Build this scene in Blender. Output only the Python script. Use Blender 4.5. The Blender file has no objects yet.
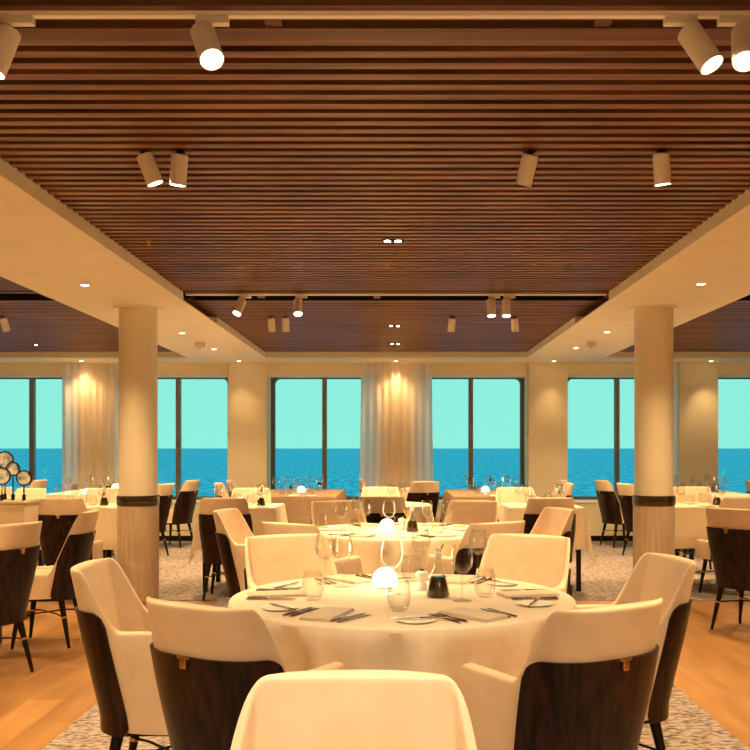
import bpy, bmesh, math, random
from mathutils import Vector, Matrix
PI = math.pi
random.seed(7)
S = bpy.context.scene
C = S.collection

# ---------------------------------------------------------------- camera, world, exposure
H, F, CX, CY = 1.30, 930.0, 396.0, 448.0
cd = bpy.data.cameras.new('camera'); cam = bpy.data.objects.new('camera', cd); C.objects.link(cam)
cam.location = (0, 0, H); cam.rotation_euler = (PI / 2, 0, 0)
cd.sensor_width = 36; cd.lens = F / 750 * 36
cd.shift_x = -(CX - 375) / 750; cd.shift_y = (CY - 375) / 750
cd.clip_start = 0.05; cd.clip_end = 40000
S.camera = cam

w = bpy.data.worlds.new('sky'); S.world = w; w.use_nodes = True
nt = w.node_tree; bg = nt.nodes['Background']
tc = nt.nodes.new('ShaderNodeTexCoord'); sx = nt.nodes.new('ShaderNodeSeparateXYZ')
cr = nt.nodes.new('ShaderNodeValToRGB')
cr.color_ramp.elements[0].position = 0.0; cr.color_ramp.elements[0].color = (.30, .88, .73, 1)
cr.color_ramp.elements[1].position = 0.6; cr.color_ramp.elements[1].color = (.22, .80, .78, 1)
nt.links.new(tc.outputs['Generated'], sx.inputs[0]); nt.links.new(sx.outputs['Z'], cr.inputs[0])
nt.links.new(cr.outputs[0], bg.inputs[0]); bg.inputs[1].default_value = 1.0

V = S.view_settings
V.view_transform = 'Standard'; V.look = 'None'; V.gamma = 1; V.use_curve_mapping = False
V.exposure = 0.0
WARM = (1.0, .65, .30)
E_DOWN, E_TRACK, E_SPOT, E_DBL = 320, 105, 85, 370

def at(px, py, z):
    d = (H - z) * F / (py - CY)
    return Vector(((px - CX) / F * d, d, z))

# ---------------------------------------------------------------- materials
def mat(name, col, rough=.5, metal=0, spec=.5, coat=0):
    m = bpy.data.materials.new(name); m.use_nodes = True
    b = m.node_tree.nodes['Principled BSDF']
    b.inputs['Base Color'].default_value = (*col, 1); b.inputs['Roughness'].default_value = rough
    b.inputs['Metallic'].default_value = metal; b.inputs['Specular IOR Level'].default_value = spec
    b.inputs['Coat Weight'].default_value = coat
    return m
def noise_col(m, c1, c2, scale, stretch=(1, 1, 1), detail=4, p=(.35, .65), bump=0, rot=0, coord='Object'):
    t = m.node_tree; N = t.nodes; L = t.links; b = N['Principled BSDF']
    tc = N.new('ShaderNodeTexCoord'); mp = N.new('ShaderNodeMapping'); n = N.new('ShaderNodeTexNoise')
    mp.inputs['Scale'].default_value = stretch; mp.inputs['Rotation'].default_value = (0, 0, rot)
    n.inputs['Scale'].default_value = scale; n.inputs['Detail'].default_value = detail
    r = N.new('ShaderNodeValToRGB'); e = r.color_ramp.elements
    e[0].position = p[0]; e[0].color = (*c1, 1); e[1].position = p[1]; e[1].color = (*c2, 1)
    L.new(tc.outputs[coord], mp.inputs[0]); L.new(mp.outputs[0], n.inputs[0])
    L.new(n.outputs[0], r.inputs[0]); L.new(r.outputs[0], b.inputs['Base Color'])
    if bump:
        bp = N.new('ShaderNodeBump'); bp.inputs['Strength'].default_value = bump; bp.inputs['Distance'].default_value = .01
        L.new(n.outputs[0], bp.inputs['Height']); L.new(bp.outputs[0], b.inputs['Normal'])
    return m
def emis(name, col, st):
    m = bpy.data.materials.new(name); m.use_nodes = True; t = m.node_tree; t.nodes.clear()
    o = t.nodes.new('ShaderNodeOutputMaterial'); e = t.nodes.new('ShaderNodeEmission')
    e.inputs[0].default_value = (*col, 1); e.inputs[1].default_value = st
    t.links.new(e.outputs[0], o.inputs[0]); return m
def glassm(name, tint=(1, 1, 1), k=.9, rough=.02):
    m = bpy.data.materials.new(name); m.use_nodes = True; t = m.node_tree; t.nodes.clear()
    o = t.nodes.new('ShaderNodeOutputMaterial'); tr = t.nodes.new('ShaderNodeBsdfTransparent'); g = t.nodes.new('ShaderNodeBsdfGlossy')
    tr.inputs[0].default_value = (*tint, 1); g.inputs['Roughness'].default_value = rough
    f = t.nodes.new('ShaderNodeLayerWeight'); f.inputs[0].default_value = k
    mx = t.nodes.new('ShaderNodeMixShader'); mm = t.nodes.new('ShaderNodeMath'); mm.operation = 'MULTIPLY'; mm.inputs[1].default_value = .46; t.links.new(f.outputs['Facing'], mm.inputs[0])
    t.links.new(mm.outputs[0], mx.inputs[0]); t.links.new(tr.outputs[0], mx.inputs[1]); t.links.new(g.outputs[0], mx.inputs[2])
    t.links.new(mx.outputs[0], o.inputs[0]); return m

M = {}
M['plaster'] = noise_col(mat('plaster', (.8, .7, .55), .7), (.80, .735, .56), (.84, .775, .60), 3)
M['wall'] = noise_col(mat('wall_paint', (.8, .7, .5), .7), (.80, .71, .51), (.85, .76, .56), 2)
M['slat'] = noise_col(mat('slat_wood', (.2, .09, .04), .42, spec=.35), (.080, .033, .012), (.31, .135, .05), 3.0, (.35, 9, 3), 6, (.3, .7))
M['slat_board'] = noise_col(mat('board_wood', (.1, .05, .03), .5, spec=.3), (.10, .042, .02), (.17, .075, .035), 3, (.3, 6, 3), 5)
M['black'] = mat('matte_black', (.012, .009, .007), .8, spec=.1)
M['white_metal'] = mat('white_metal', (.90, .84, .74), .5)
M['leather'] = noise_col(mat('cream_leather', (.8, .7, .56), .42, spec=.4), (.72, .555, .385), (.77, .60, .425), 14, bump=.05)
M['shellwood'] = noise_col(mat('shell_walnut', (.05, .02, .01), .33, spec=.22), (.005, .002, .0015), (.045, .016, .008), 3.0, (14, 14, 1.1), 6, (.38, .72))
M['legwood'] = mat('leg_black', (.008, .005, .004), .35, spec=.25)
M['brass'] = mat('brass', (.62, .36, .12), .3, 1)
M['cloth'] = noise_col(mat('table_linen', (.85, .77, .64), .8, spec=.15), (.82, .70, .53), (.86, .74, .57), 30, bump=.04)
M['taupe'] = noise_col(mat('taupe_linen', (.42, .3, .2), .85, spec=.1), (.23, .15, .09), (.28, .19, .12), 30)
M['napkin'] = noise_col(mat('napkin_linen', (.7, .6, .5), .85, spec=.1), (.68, .57, .44), (.74, .63, .50), 60)
M['china'] = mat('china', (.90, .85, .76), .5, spec=.05)
M['steel'] = mat('steel', (.45, .42, .38), .22, 1)
M['glass'] = glassm('clear_glass', (.96, .96, .95), .3)
M['pane'] = glassm('window_glass', (.97, 1, 1), .04)
M['oil'] = noise_col(mat('dark_oil', (.03, .02, .003), .1), (.03, .02, .002), (.09, .06, .006), 25)
M['frame'] = noise_col(mat('window_frame', (.1, .09, .08), .5), (.16, .13, .10), (.24, .20, .15), 8)
M['darkframe'] = mat('dark_frame', (.11, .11, .12), .5)
M['bronze'] = noise_col(mat('bronze_band', (.08, .05, .02), .35, .8), (.05, .035, .018), (.12, .075, .03), 4, (1, 1, 12))
M['oak'] = noise_col(mat('pale_oak', (.6, .4, .24), .5), (.50, .38, .26), (.60, .47, .34), 5, (8, 8, .7), 5)
M['console'] = noise_col(mat('console_oak', (.6, .4, .24), .5), (.60, .46, .30), (.68, .54, .37), 3, (1, 1, 14), 5)
M['agate'] = noise_col(mat('agate', (.5, .5, .5), .3), (.14, .22, .34), (.88, .88, .86), 16, detail=6, p=(.40, .58))
M['leaf'] = mat('leaf', (.45, .33, .10), .6)
M['lampshade'] = emis('lamp_globe', (1, .86, .62), 4)
M['lens'] = emis('lamp_lens', (1, .80, .50), 22)
M['lens_dim'] = emis('lamp_lens_soft', (1, .80, .50), 5)

def carpet():
    m = mat('carpet', (.3, .25, .22), .95, spec=.05); t = m.node_tree; N = t.nodes; L = t.links; b = N['Principled BSDF']
    tc = N.new('ShaderNodeTexCoord')
    n1 = N.new('ShaderNodeTexNoise'); n1.inputs['Scale'].default_value = 20; n1.inputs['Detail'].default_value = 3
    n2 = N.new('ShaderNodeTexVoronoi'); n2.inputs['Scale'].default_value = 30
    mp = N.new('ShaderNodeMapping'); mp.inputs['Scale'].default_value = (1, 2.2, 1)
    L.new(tc.outputs['Object'], mp.inputs[0]); L.new(mp.outputs[0], n1.inputs[0]); L.new(mp.outputs[0], n2.inputs[0])
    r = N.new('ShaderNodeValToRGB'); e = r.color_ramp.elements
    e[0].position = .46; e[0].color = (.07, .055, .055, 1); e[1].position = .78; e[1].color = (.36, .30, .27, 1)
    mx = N.new('ShaderNodeMath'); mx.operation = 'MULTIPLY_ADD'; mx.inputs[1].default_value = .35
    L.new(n2.outputs['Distance'], mx.inputs[0]); L.new(n1.outputs[0], mx.inputs[2])
    L.new(mx.outputs[0], r.inputs[0]); L.new(r.outputs[0], b.inputs['Base Color'])
    bp = N.new('ShaderNodeBump'); bp.inputs['Strength'].default_value = .5; bp.inputs['Distance'].default_value = .01
    L.new(mx.outputs[0], bp.inputs['Height']); L.new(bp.outputs[0], b.inputs['Normal'])
    return m
M['carpet'] = carpet()
def planks():
    m = mat('plank_floor', (.5, .3, .12), .45, spec=.35); t = m.node_tree; N = t.nodes; L = t.links; b = N['Principled BSDF']
    tc = N.new('ShaderNodeTexCoord'); mp = N.new('ShaderNodeMapping'); mp.inputs['Rotation'].default_value = (0, 0, PI / 2)
    br = N.new('ShaderNodeTexBrick'); br.inputs['Scale'].default_value = 1; br.inputs['Brick Width'].default_value = 1.1; br.inputs['Row Height'].default_value = .19
    br.inputs['Mortar Size'].default_value = .0015; br.inputs['Color1'].default_value = (.28, .14, .046, 1); br.inputs['Color2'].default_value = (.38, .20, .07, 1)
    br.inputs['Mortar'].default_value = (.25, .12, .05, 1); br.offset = .37
    L.new(tc.outputs['Object'], mp.inputs[0]); L.new(mp.outputs[0], br.inputs[0])
    mp2 = N.new('ShaderNodeMapping'); mp2.inputs['Scale'].default_value = (5, .8, 1)
    n = N.new('ShaderNodeTexNoise'); n.inputs['Scale'].default_value = 2.2; n.inputs['Detail'].default_value = 6
    L.new(tc.outputs['Object'], mp2.inputs[0]); L.new(mp2.outputs[0], n.inputs[0])
    r = N.new('ShaderNodeValToRGB'); r.color_ramp.elements[0].color = (.80, .77, .72, 1); r.color_ramp.elements[1].color = (1.1, 1.1, 1.1, 1)
    r.color_ramp.elements[0].position = .3; r.color_ramp.elements[1].position = .65
    mx = N.new('ShaderNodeMixRGB'); mx.blend_type = 'MULTIPLY'; mx.inputs[0].default_value = 1
    L.new(n.outputs[0], r.inputs[0]); L.new(br.outputs[0], mx.inputs[1]); L.new(r.outputs[0], mx.inputs[2]); L.new(mx.outputs[0], b.inputs['Base Color'])
    return m
M['planks'] = planks()
def sheer():
    m = bpy.data.materials.new('sheer_curtain'); m.use_nodes = True; t = m.node_tree; N = t.nodes; t.nodes.clear(); L = t.links
    o = N.new('ShaderNodeOutputMaterial'); d = N.new('ShaderNodeBsdfDiffuse'); d.inputs[0].default_value = (.92, .82, .62, 1)
    tl = N.new('ShaderNodeBsdfTranslucent'); tl.inputs[0].default_value = (.95, .88, .88, 1)
    tr = N.new('ShaderNodeBsdfTransparent'); a = N.new('ShaderNodeMixShader'); a.inputs[0].default_value = .55
    b = N.new('ShaderNodeMixShader'); b.inputs[0].default_value = .06
    L.new(d.outputs[0], a.inputs[1]); L.new(tl.outputs[0], a.inputs[2]); L.new(a.outputs[0], b.inputs[1]); L.new(tr.outputs[0], b.inputs[2]); L.new(b.outputs[0], o.inputs[0])
    return m
M['sheer'] = sheer()
def seam():
    m = mat('sea_water', (.03, .3, .5), .6, spec=.05); t = m.node_tree; N = t.nodes; L = t.links; b = N['Principled BSDF']
    tc = N.new('ShaderNodeTexCoord'); mp = N.new('ShaderNodeMapping'); mp.inputs['Scale'].default_value = (.30, .07, 1)
    n = N.new('ShaderNodeTexNoise'); n.inputs['Scale'].default_value = 1.0; n.inputs['Detail'].default_value = 6; n.inputs['Roughness'].default_value = .6
    r = N.new('ShaderNodeValToRGB'); e = r.color_ramp.elements
    e[0].position = .36; e[0].color = (.01, .26, .45, 1); e[1].position = .60; e[1].color = (.08, .57, .84, 1)
    L.new(tc.outputs['Object'], mp.inputs[0]); L.new(mp.outputs[0], n.inputs[0]); L.new(n.outputs[0], r.inputs[0]); L.new(r.outputs[0], b.inputs['Base Color'])
    bp = N.new('ShaderNodeBump'); bp.inputs['Strength'].default_value = .35; bp.inputs['Distance'].default_value = 1
    L.new(n.outputs[0], bp.inputs['Height']); L.new(bp.outputs[0], b.inputs['Normal'])
    return m
M['sea'] = seam()

# ---------------------------------------------------------------- helpers
def obj(name, bm, m, parent=None, smooth=True, kind=None):
    me = bpy.data.meshes.new(name); bmesh.ops.recalc_face_normals(bm, faces=bm.faces[:]); bm.to_mesh(me); bm.free()
    for mm in (m if isinstance(m, (list, tuple)) else [m]): me.materials.append(M[mm])
    if smooth:
        for p in me.polygons: p.use_smooth = True
        me.set_sharp_from_angle(angle=math.radians(38))
    o = bpy.data.objects.new(name, me); C.objects.link(o)
    if parent: o.parent = parent
    if kind: o['kind'] = kind
    return o
def tag(o, label, cat, group=None):
    o['label'] = label; o['category'] = cat
    if group: o['group'] = group
    return o
def thing(name, label, cat, loc=(0, 0, 0), rz=0, group=None):
    o = bpy.data.objects.new(name, None); C.objects.link(o); o.location = loc; o.rotation_euler = (0, 0, rz)
    o.empty_display_size = .1
    return tag(o, label, cat, group)
def dup(root, loc, rz, label, group=None):
    r = root.copy(); C.objects.link(r); r.location = loc; r.rotation_euler = (0, 0, rz); r['label'] = label
    if group: r['group'] = group
    elif 'group' in r.keys(): del r['group']
    for ch in list(root.children):
        c = ch.copy(); C.objects.link(c); c.parent = r
        for g in ch.children:
            d = g.copy(); C.objects.link(d); d.parent = c
    return r
class Maker:
    """first call hands out the prototype itself, later calls copy it"""
    def __init__(s, f, k=1): s.f = f; s.proto = None; s.k = k
    def __call__(s, loc, rz, label, group=None):
        if s.proto is None:
            s.proto = s.f(); o = s.proto; o.scale = (s.k,) * 3; o.location = loc; o.rotation_euler = (0, 0, rz); o['label'] = label
            if group: o['group'] = group
            return o
        return dup(s.proto, loc, rz, label, group)
def box(bm, x0, x1, y0, y1, z0, z1, bev=0, seg=2):
    r = bmesh.ops.create_cube(bm, size=1)
    vs = r['verts']
    for v in vs: v.co = Vector(((x0 + x1) / 2 + v.co.x * (x1 - x0), (y0 + y1) / 2 + v.co.y * (y1 - y0), (z0 + z1) / 2 + v.co.z * (z1 - z0)))
    if bev:
        es = list({e for v in vs for e in v.link_edges})
        bmesh.ops.bevel(bm, geom=es, offset=bev, segments=seg, affect='EDGES', profile=.6)
def lathe(bm, prof, n=24, off=(0, 0, 0)):
    rings = []
    for r, z in prof:
        if r < 1e-6: rings.append([bm.verts.new((off[0], off[1], z + off[2]))])
        else: rings.append([bm.verts.new((off[0] + r * math.cos(2 * PI * k / n), off[1] + r * math.sin(2 * PI * k / n), z + off[2])) for k in range(n)])
    for a, b in zip(rings, rings[1:]):
        for k in range(n):
            k2 = (k + 1) % n
            if len(a) == 1 and len(b) == 1: continue
            if len(a) == 1: bm.faces.new((a[0], b[k], b[k2]))
            elif len(b) == 1: bm.faces.new((a[k], a[k2], b[0]))
            else: bm.faces.new((a[k], a[k2], b[k2], b[k]))
def tube(bm, pts, rad, n=8, cap=True):
    pts = [Vector(p) for p in pts]; rings = []
    for i, p in enumerate(pts):
        t = (pts[min(i + 1, len(pts) - 1)] - pts[max(i - 1, 0)]).normalized()
        u = t.cross(Vector((0, 0, 1)))
        if u.length < .05: u = t.cross(Vector((0, 1, 0)))
        u.normalize(); v = t.cross(u)
        r = rad[i] if isinstance(rad, (list, tuple)) else rad
        rings.append([bm.verts.new(p + r * (math.cos(2 * PI * k / n) * u + math.sin(2 * PI * k / n) * v)) for k in range(n)])
    for a, b in zip(rings, rings[1:]):
        for k in range(n): bm.faces.new((a[k], a[(k + 1) % n], b[(k + 1) % n], b[k]))
    if cap: bm.faces.new(rings[0]); bm.faces.new(rings[-1][::-1])
def ss(t): t = max(0, min(1, t)); return t * t * (3 - 2 * t)
def NB(): return bmesh.new()
def spot(name, loc, direc, energy, size=75, blend=.7, rad=.035, parent=None):
    l = bpy.data.lights.new(name, 'SPOT'); l.energy = energy; l.color = WARM; l.spot_size = math.radians(size); l.spot_blend = blend; l.shadow_soft_size = rad
    o = bpy.data.objects.new(name, l); C.objects.link(o)
    o.rotation_mode = 'QUATERNION'; o.rotation_quaternion = Vector(direc).to_track_quat('-Z', 'Y'); o.location = loc
    if parent: o.parent = parent
    return o

# ---------------------------------------------------------------- room shell
YW = 13.0; XS = 8.4; YB = -3.0; ZS = 2.488; ZL = 2.56; XI = 1.72; XO = 2.74; YE = 12.24
bm = NB(); box(bm, -XS, XS, YB, YW + .3, -.2, 0); fl = obj('floor', bm, 'planks', smooth=False, kind='structure')
bm = NB(); box(bm, -1.52, 1.52, YB, 7.92, .0005, .006); box(bm, -XS, XS, 7.92, YW, .0005, .006)
rg = obj('floor', bm, 'carpet', smooth=False, kind='structure')
bm = NB(); box(bm, -XS - .2, XS + .2, YB - .2, YW + .3, 2.76, 2.86); obj('ceiling', bm, 'plaster', smooth=False, kind='structure')
bm = NB()
for s in (-1, 1):
    a, b = sorted((s * XI, s * XO)); box(bm, a, b, YB, 7.52, ZS, 2.76); box(bm, a, b, 8.94, YE, ZS, 2.76)
    box(bm, a, b, 7.52, 8.94, ZS, ZS + .012); a, b = sorted((s * 1.85, s * XO)); box(bm, a, b, 7.52, 8.94, ZS + .012, 2.76)
box(bm, -XS, XS, YE, YW, ZS, 2.76)
obj('ceiling', bm, 'plaster', smooth=False, kind='structure')
bm = NB(); box(bm, -XS - .2, -XS, YB, YW + .3, 0, 2.76); obj('wall_left', bm, 'wall', smooth=False, kind='structure')
bm = NB(); box(bm, XS, XS + .2, YB, YW + .3, 0, 2.76); obj('wall_right', bm, 'wall', smooth=False, kind='structure')
bm = NB(); box(bm, -XS - .2, XS + .2, YB - .2, YB, 0, 2.76); obj('wall_back', bm, 'wall', smooth=False, kind='structure')

# slatted ceiling panels
def slats(x0, x1, y0, y1, n):
    bm = NB(); pitch = .0905; y = y0
    while y + .047 < y1:
        box(bm, x0, x1, y, y + .047, ZL, ZL + .022); y += pitch
    obj('trim_%d' % n, bm, 'slat', smooth=False, kind='structure')
    bm = NB(); box(bm, x0, x1, y0, y1, ZL + .05, ZL + .07); obj('ceiling', bm, 'black', smooth=False, kind='structure')
k = 1
for x0, x1 in ((-XI, XI), (-XS, -XO), (XO, XS)):
    slats(x0, x1, 2.865, 7.50, k); slats(x0, x1, YB, 2.45, k + 1)
    xx0, xx1 = (x0, x1) if abs(x0) != XI else (-XI, XI)
    if x0 == -XI:
        slats(-1.85, 1.85, 7.96, 8.94, k + 2); slats(x0, x1, 8.955, YE, k + 3)
    else: slats(x0, x1, 7.96, YE, k + 2)
    bm = NB()       # wide boards beside the track slots
    box(bm, x0, x1, 2.785, 2.862, ZL - .004, ZL + .06); box(bm, x0, x1, 2.645, 2.735, ZL - .002, ZL + .06)
    box(bm, x0, x1, 7.50, 7.57, ZL - .002, ZL + .06); pass
    q = x0 + .35
    while q < x1: box(bm, q, q + .05, 2.735, 2.785, ZL + .002, ZL + .05); box(bm, q + .2, q + .26, 7.57, 7.915, ZL + .012, ZL + .05); q += .98
    obj('trim_%d' % (k + 12), bm, 'slat_board', smooth=False, kind='structure')
    bm = NB(); box(bm, x0, x1, 7.57, 7.955, ZL + .09, ZL + .10); box(bm, x0, x1, 7.93, 7.957, ZL + .0, ZL + .09); box(bm, x0, x1, 7.572, 7.58, ZL + .001, ZL + .09); obj('ceiling', bm, 'black', smooth=False, kind='structure')
    k += 4

# window wall
WC = [-1.024 + 2.095 * (i - 3) for i in range(8)]; WZ0, WZ1, HWD = .56, 2.306, .765; FY, FH = .30, .752
bm = NB()
box(bm, -XS, XS, YW, YW + .46, 0, WZ0); box(bm, -XS, XS, YW, YW + .46, WZ1, 2.76)
prev = -XS
for c in WC:
    box(bm, prev, c - HWD, YW, YW + .46, WZ0, WZ1); prev = c + HWD
box(bm, prev, XS, YW, YW + .46, WZ0, WZ1)
obj('wall_front', bm, 'wall', smooth=False, kind='structure')
bm = NB()
for i in range(7):
    c = (WC[i] + WC[i + 1]) / 2; box(bm, c - .272, c + .272, YW - .05, YW + .001, 0.0, ZS)
obj('trim_20', bm, 'wall', smooth=False, kind='structure')
bm = NB(); box(bm, -XS, XS, YW - .066, YW, 0.006, .075); obj('baseboard_front', bm, 'black', smooth=False, kind='structure')
def rrect(hw, z0, z1, r, n=6):
    out = []
    for cx_, cz_, a0 in ((hw - r, z1 - r, 0), (-hw + r, z1 - r, 90), (-hw + r, z0 + r, 180), (hw - r, z0 + r, 270)):
        for k in range(n + 1):
            a = math.radians(a0 + 90 * k / n); out.append((cx_ + r * math.cos(a), cz_ + r * math.sin(a)))
    return out
for i, c in enumerate(WC):
    f = bpy.data.objects.new('window_%d' % (i + 1), None); C.objects.link(f); f.location = (c, YW, 0); f['kind'] = 'structure'
    bm = NB()
    A = rrect(FH, WZ0 - .0, 2.335, .11); B = rrect(FH - .042, WZ0 + .045, 2.290, .08); O = [(max(-HWD, min(HWD, x * 2)), max(WZ0 - .03, min(2.36, 1.4 + (z - 1.4) * 2))) for x, z in A]
    rings = []
    for P_, y in ((O, FY), (A, FY), (B, FY + .005), (B, FY + .09), (A, FY + .09), (O, FY + .09)):
        rings.append([bm.verts.new((x, y, z)) for x, z in P_])
    n = len(A)
    for a, b in zip(rings, rings[1:] + rings[:1]):
        for q in range(n):
            try: bm.faces.new((a[q], a[(q + 1) % n], b[(q + 1) % n], b[q]))
            except ValueError: pass
    bmesh.ops.remove_doubles(bm, verts=bm.verts[:], dist=1e-5)
    obj('window_frame', bm, 'darkframe', f, smooth=False)
    bm = NB(); box(bm, -.032, .032, FY - .005, FY + .085, WZ0 + .03, 2.30, .004); obj('mullion', bm, 'frame', f, smooth=False)
    bm = NB(); box(bm, -FH + .03, FH - .03, FY + .04, FY + .044, WZ0 + .03, 2.31); obj('pane', bm, 'pane', f, smooth=False)
    bm = NB(); box(bm, -HWD, HWD, -.02, FY, WZ0 - .03, WZ0 + .001, .005); obj('window_sill', bm, 'white_metal', f, smooth=False)

# sea
bm = NB(); box(bm, -15000, 15000, 20, 30000, -14.2, -14); sea = obj('sea', bm, 'sea', smooth=False); sea['kind'] = 'structure'

# blind cords
for px, lab in ((228, 'pull cord beside the window left of the centre pair'), (528, 'pull cord right of the right centre window'), (678, 'pull cord beside the right column')):
    x = (px - CX) / F * 12.93; bm = NB(); tube(bm, [(0, 0, 2.48), (0, 0, 1.52)], .004, 6)
    lathe(bm, [(0, 1.48), (.009, 1.485), (.009, 1.52), (0, 1.53)], 8)
    o = obj('blind_cord', bm, 'brass'); o.location = (x, 12.935, 0); tag(o, 'thin hanging blind ' + lab, 'cord', None)

# curtains
def curtain(px0, px1, label, flare=.12, seed=1, d=12.86):
    x0, x1 = (px0 - CX) / F * d, (px1 - CX) / F * d
    W = x1 - x0; n = int(W / .0065); R = random.Random(seed); ph = [R.uniform(0, 6) for _ in range(4)]
    bm = NB(); rows = []
    for j in range(15):
        t = j / 14; z = 2.48 - t * 2.46
        wd = W * (1 + flare * t * t * .8); off = (W - wd) / 2
        row = []
        for i in range(n + 1):
            u = i / n; s = u * W
            y = .022 * math.sin(s * 62 + ph[0] + .5 * math.sin(3 * t + ph[1])) * (0.7 + .3 * math.sin(s * 9 + ph[2])) + .012 * math.sin(s * 23 + ph[3] + t)
            row.append(bm.verts.new((x0 + off + u * wd, d + y, z)))
        rows.append(row)
    for a, b in zip(rows, rows[1:]):
        for i in range(n): bm.faces.new((a[i], a[i + 1], b[i + 1], b[i]))
    o = obj('curtain', bm, 'sheer'); me = o.data
    for p in me.polygons: p.use_smooth = True
    tag(o, label, 'curtain')
    bm = NB(); box(bm, x0, x1, d - .015, d + .015, 2.47, 2.487); obj('curtain_track', bm, 'white_metal', o, smooth=False)
curtain(62, 121, 'pleated sheer cream curtain to the left of the left column', .02, 3)
curtain(361, 432, 'pleated sheer cream curtain between the two centre windows', .14, 5)
curtain(655, 678, 'narrow pale sheer curtain just right of the right column', -.35, 8)

# columns
def column(x, label):
    t = thing('column', label, 'column', (x, 7.9, 0))
    bm = NB(); lathe(bm, [(0, .95), (.16, .95), (.16, 2.485), (0, 2.485)], 48); obj('shaft', bm, 'plaster', t)
    bm = NB(); lathe(bm, [(0, .0062), (.172, .0062), (.172, .815), (0, .815)], 48); obj('wood_cladding', bm, 'oak', t)
    bm = NB(); lathe(bm, [(0, .815), (.173, .815), (.178, .82), (.178, .85), (.174, .855), (.178, .86), (.178, .895), (.173, .90), (0, .90)], 48); obj('metal_band', bm, 'bronze', t)
    bm = NB(); lathe(bm, [(0, .90), (.163, .90), (.163, .96), (0, .96)], 48); obj('shaft_foot', bm, 'plaster', t)
    bm = NB(); lathe(bm, [(0, 2.476), (.20, 2.476), (.203, 2.487), (0, 2.487)], 48); obj('ceiling_collar', bm, 'plaster', t)
column(-2.19, 'left round column, cream above and pale oak clad below a dark band')
column(2.19, 'right round column, cream above and pale oak clad below a dark band')

# ---------------------------------------------------------------- lamps
def downlight(px, py, label, z=ZS, e=None, r=.027, cone=132):
    p = at(px, py, z) if py is not None else Vector(px)
    t = thing('downlight', label, 'ceiling light', p, 0, None)
    bm = NB(); lathe(bm, [(r, -.001), (r + .012, -.005), (r + .014, -.0005), (r, 0)], 20); obj('rim', bm, 'white_metal', t)
    bm = NB(); lathe(bm, [(0, -.0025), (r, -.0025), (r, -.0005), (0, -.0005)], 20); obj('lens', bm, 'lens', t)
    spot('light', (0, 0, -.012), (0, 0, -1), E_DOWN if e is None else e, cone, .8, .03, t)
    return t
for px, py, lab in ((85, 285, 'nearest recessed downlight in the left cream soffit, left of the column'), (182, 333, 'second recessed downlight in the left soffit, just right of the column top'),
                    (214, 349, 'farthest recessed downlight along the left soffit'), (81, 361, 'small recessed downlight over the curtain left of the left column'),
                    (239, 361, 'small recessed downlight at the far end of the left soffit by the window wall'), (396, 361, 'small recessed downlight above the centre curtain'),
                    (554, 361, 'small recessed downlight at the far end of the right soffit by the window wall'), (711, 361, 'small recessed downlight over the wall pier right of the right column'),
                    (701, 284, 'nearest recessed downlight in the right cream soffit, right of the column'), (607, 332, 'second recessed downlight in the right soffit, just left of the column top'),
                    (576, 348, 'farthest recessed downlight along the right soffit')):
    downlight(px, py, lab, e=160 if px in (85, 701) else (62 if px in (81, 396) else 34 if px == 711 else 22) if py == 361 else None, cone=120 if px in (85, 701) else (100 if px in (81, 396) else 80) if py == 361 else 132)
for s, sd in ((-1, 'left'), (1, 'right')):
    for y, nm in ((3.9, 'ahead of the camera'), (1.1, 'overhead')):
        downlight((s * 2.27, y, ZS), None, 'recessed downlight in the %s soffit %s, out of frame' % (sd, nm))
def twin(px0, px1, py, label, e, r=.020):
    p = at((px0 + px1) / 2, py, ZL - .004); t = thing('twin_downlight', label, 'ceiling light', p)
    hw = (px1 - px0) / 2 / F * p.y
    bm = NB(); box(bm, -hw - .035, hw + .035, -.035, .035, 0, .03); obj('housing', bm, 'black', t, smooth=False)
    for s in ((-1, 1) if hw > 0 else (0,)):
        bm = NB(); lathe(bm, [(0, -.003), (r, -.003), (r, .001), (0, .001)], 16, (s * hw, 0, 0)); obj('lens', bm, 'lens', t)
    spot('light', (0, 0, -.02), (0, 0, -1), e, 100, .8, .06, t)
twin(387.5, 398, 241, 'twin recessed spotlight in the middle of the main slatted ceiling', E_DBL)
twin(391, 398, 326, 'nearer twin recessed spotlight in the far slatted ceiling panel', E_DBL * 1.0, .016)
twin(392, 398, 344, 'farther twin recessed spotlight in the far slatted ceiling panel', E_DBL * 1.0, .016)
twin(36, 36, 345, 'small recessed spotlight in the slatted ceiling at far left', E_DBL * 1.0, .016)
for x, y, sd in ((-4.4, 5.6, 'left'), (4.4, 5.6, 'right'), (4.4, 9.6, 'far right'), (-4.4, 8.6, 'far left'), (-1.1, -1.6, 'rear left'), (1.1, -1.6, 'rear right')):  # the rear pair is added fill, bouncing light off the floor behind the camera
    t = thing('unseen_spotlight', '%s spotlight recessed in the slatted ceiling, out of frame' % sd, 'ceiling light', (x, y, ZL - .004))
    bm = NB(); lathe(bm, [(0, -.003), (.03, -.003), (.03, .003), (0, .003)], 16); obj('lens', bm, 'lens', t)
    spot('light', (0, 0, -.02), (0, 0, -1), E_DBL * .95, 142, .8, .06, t)

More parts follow.
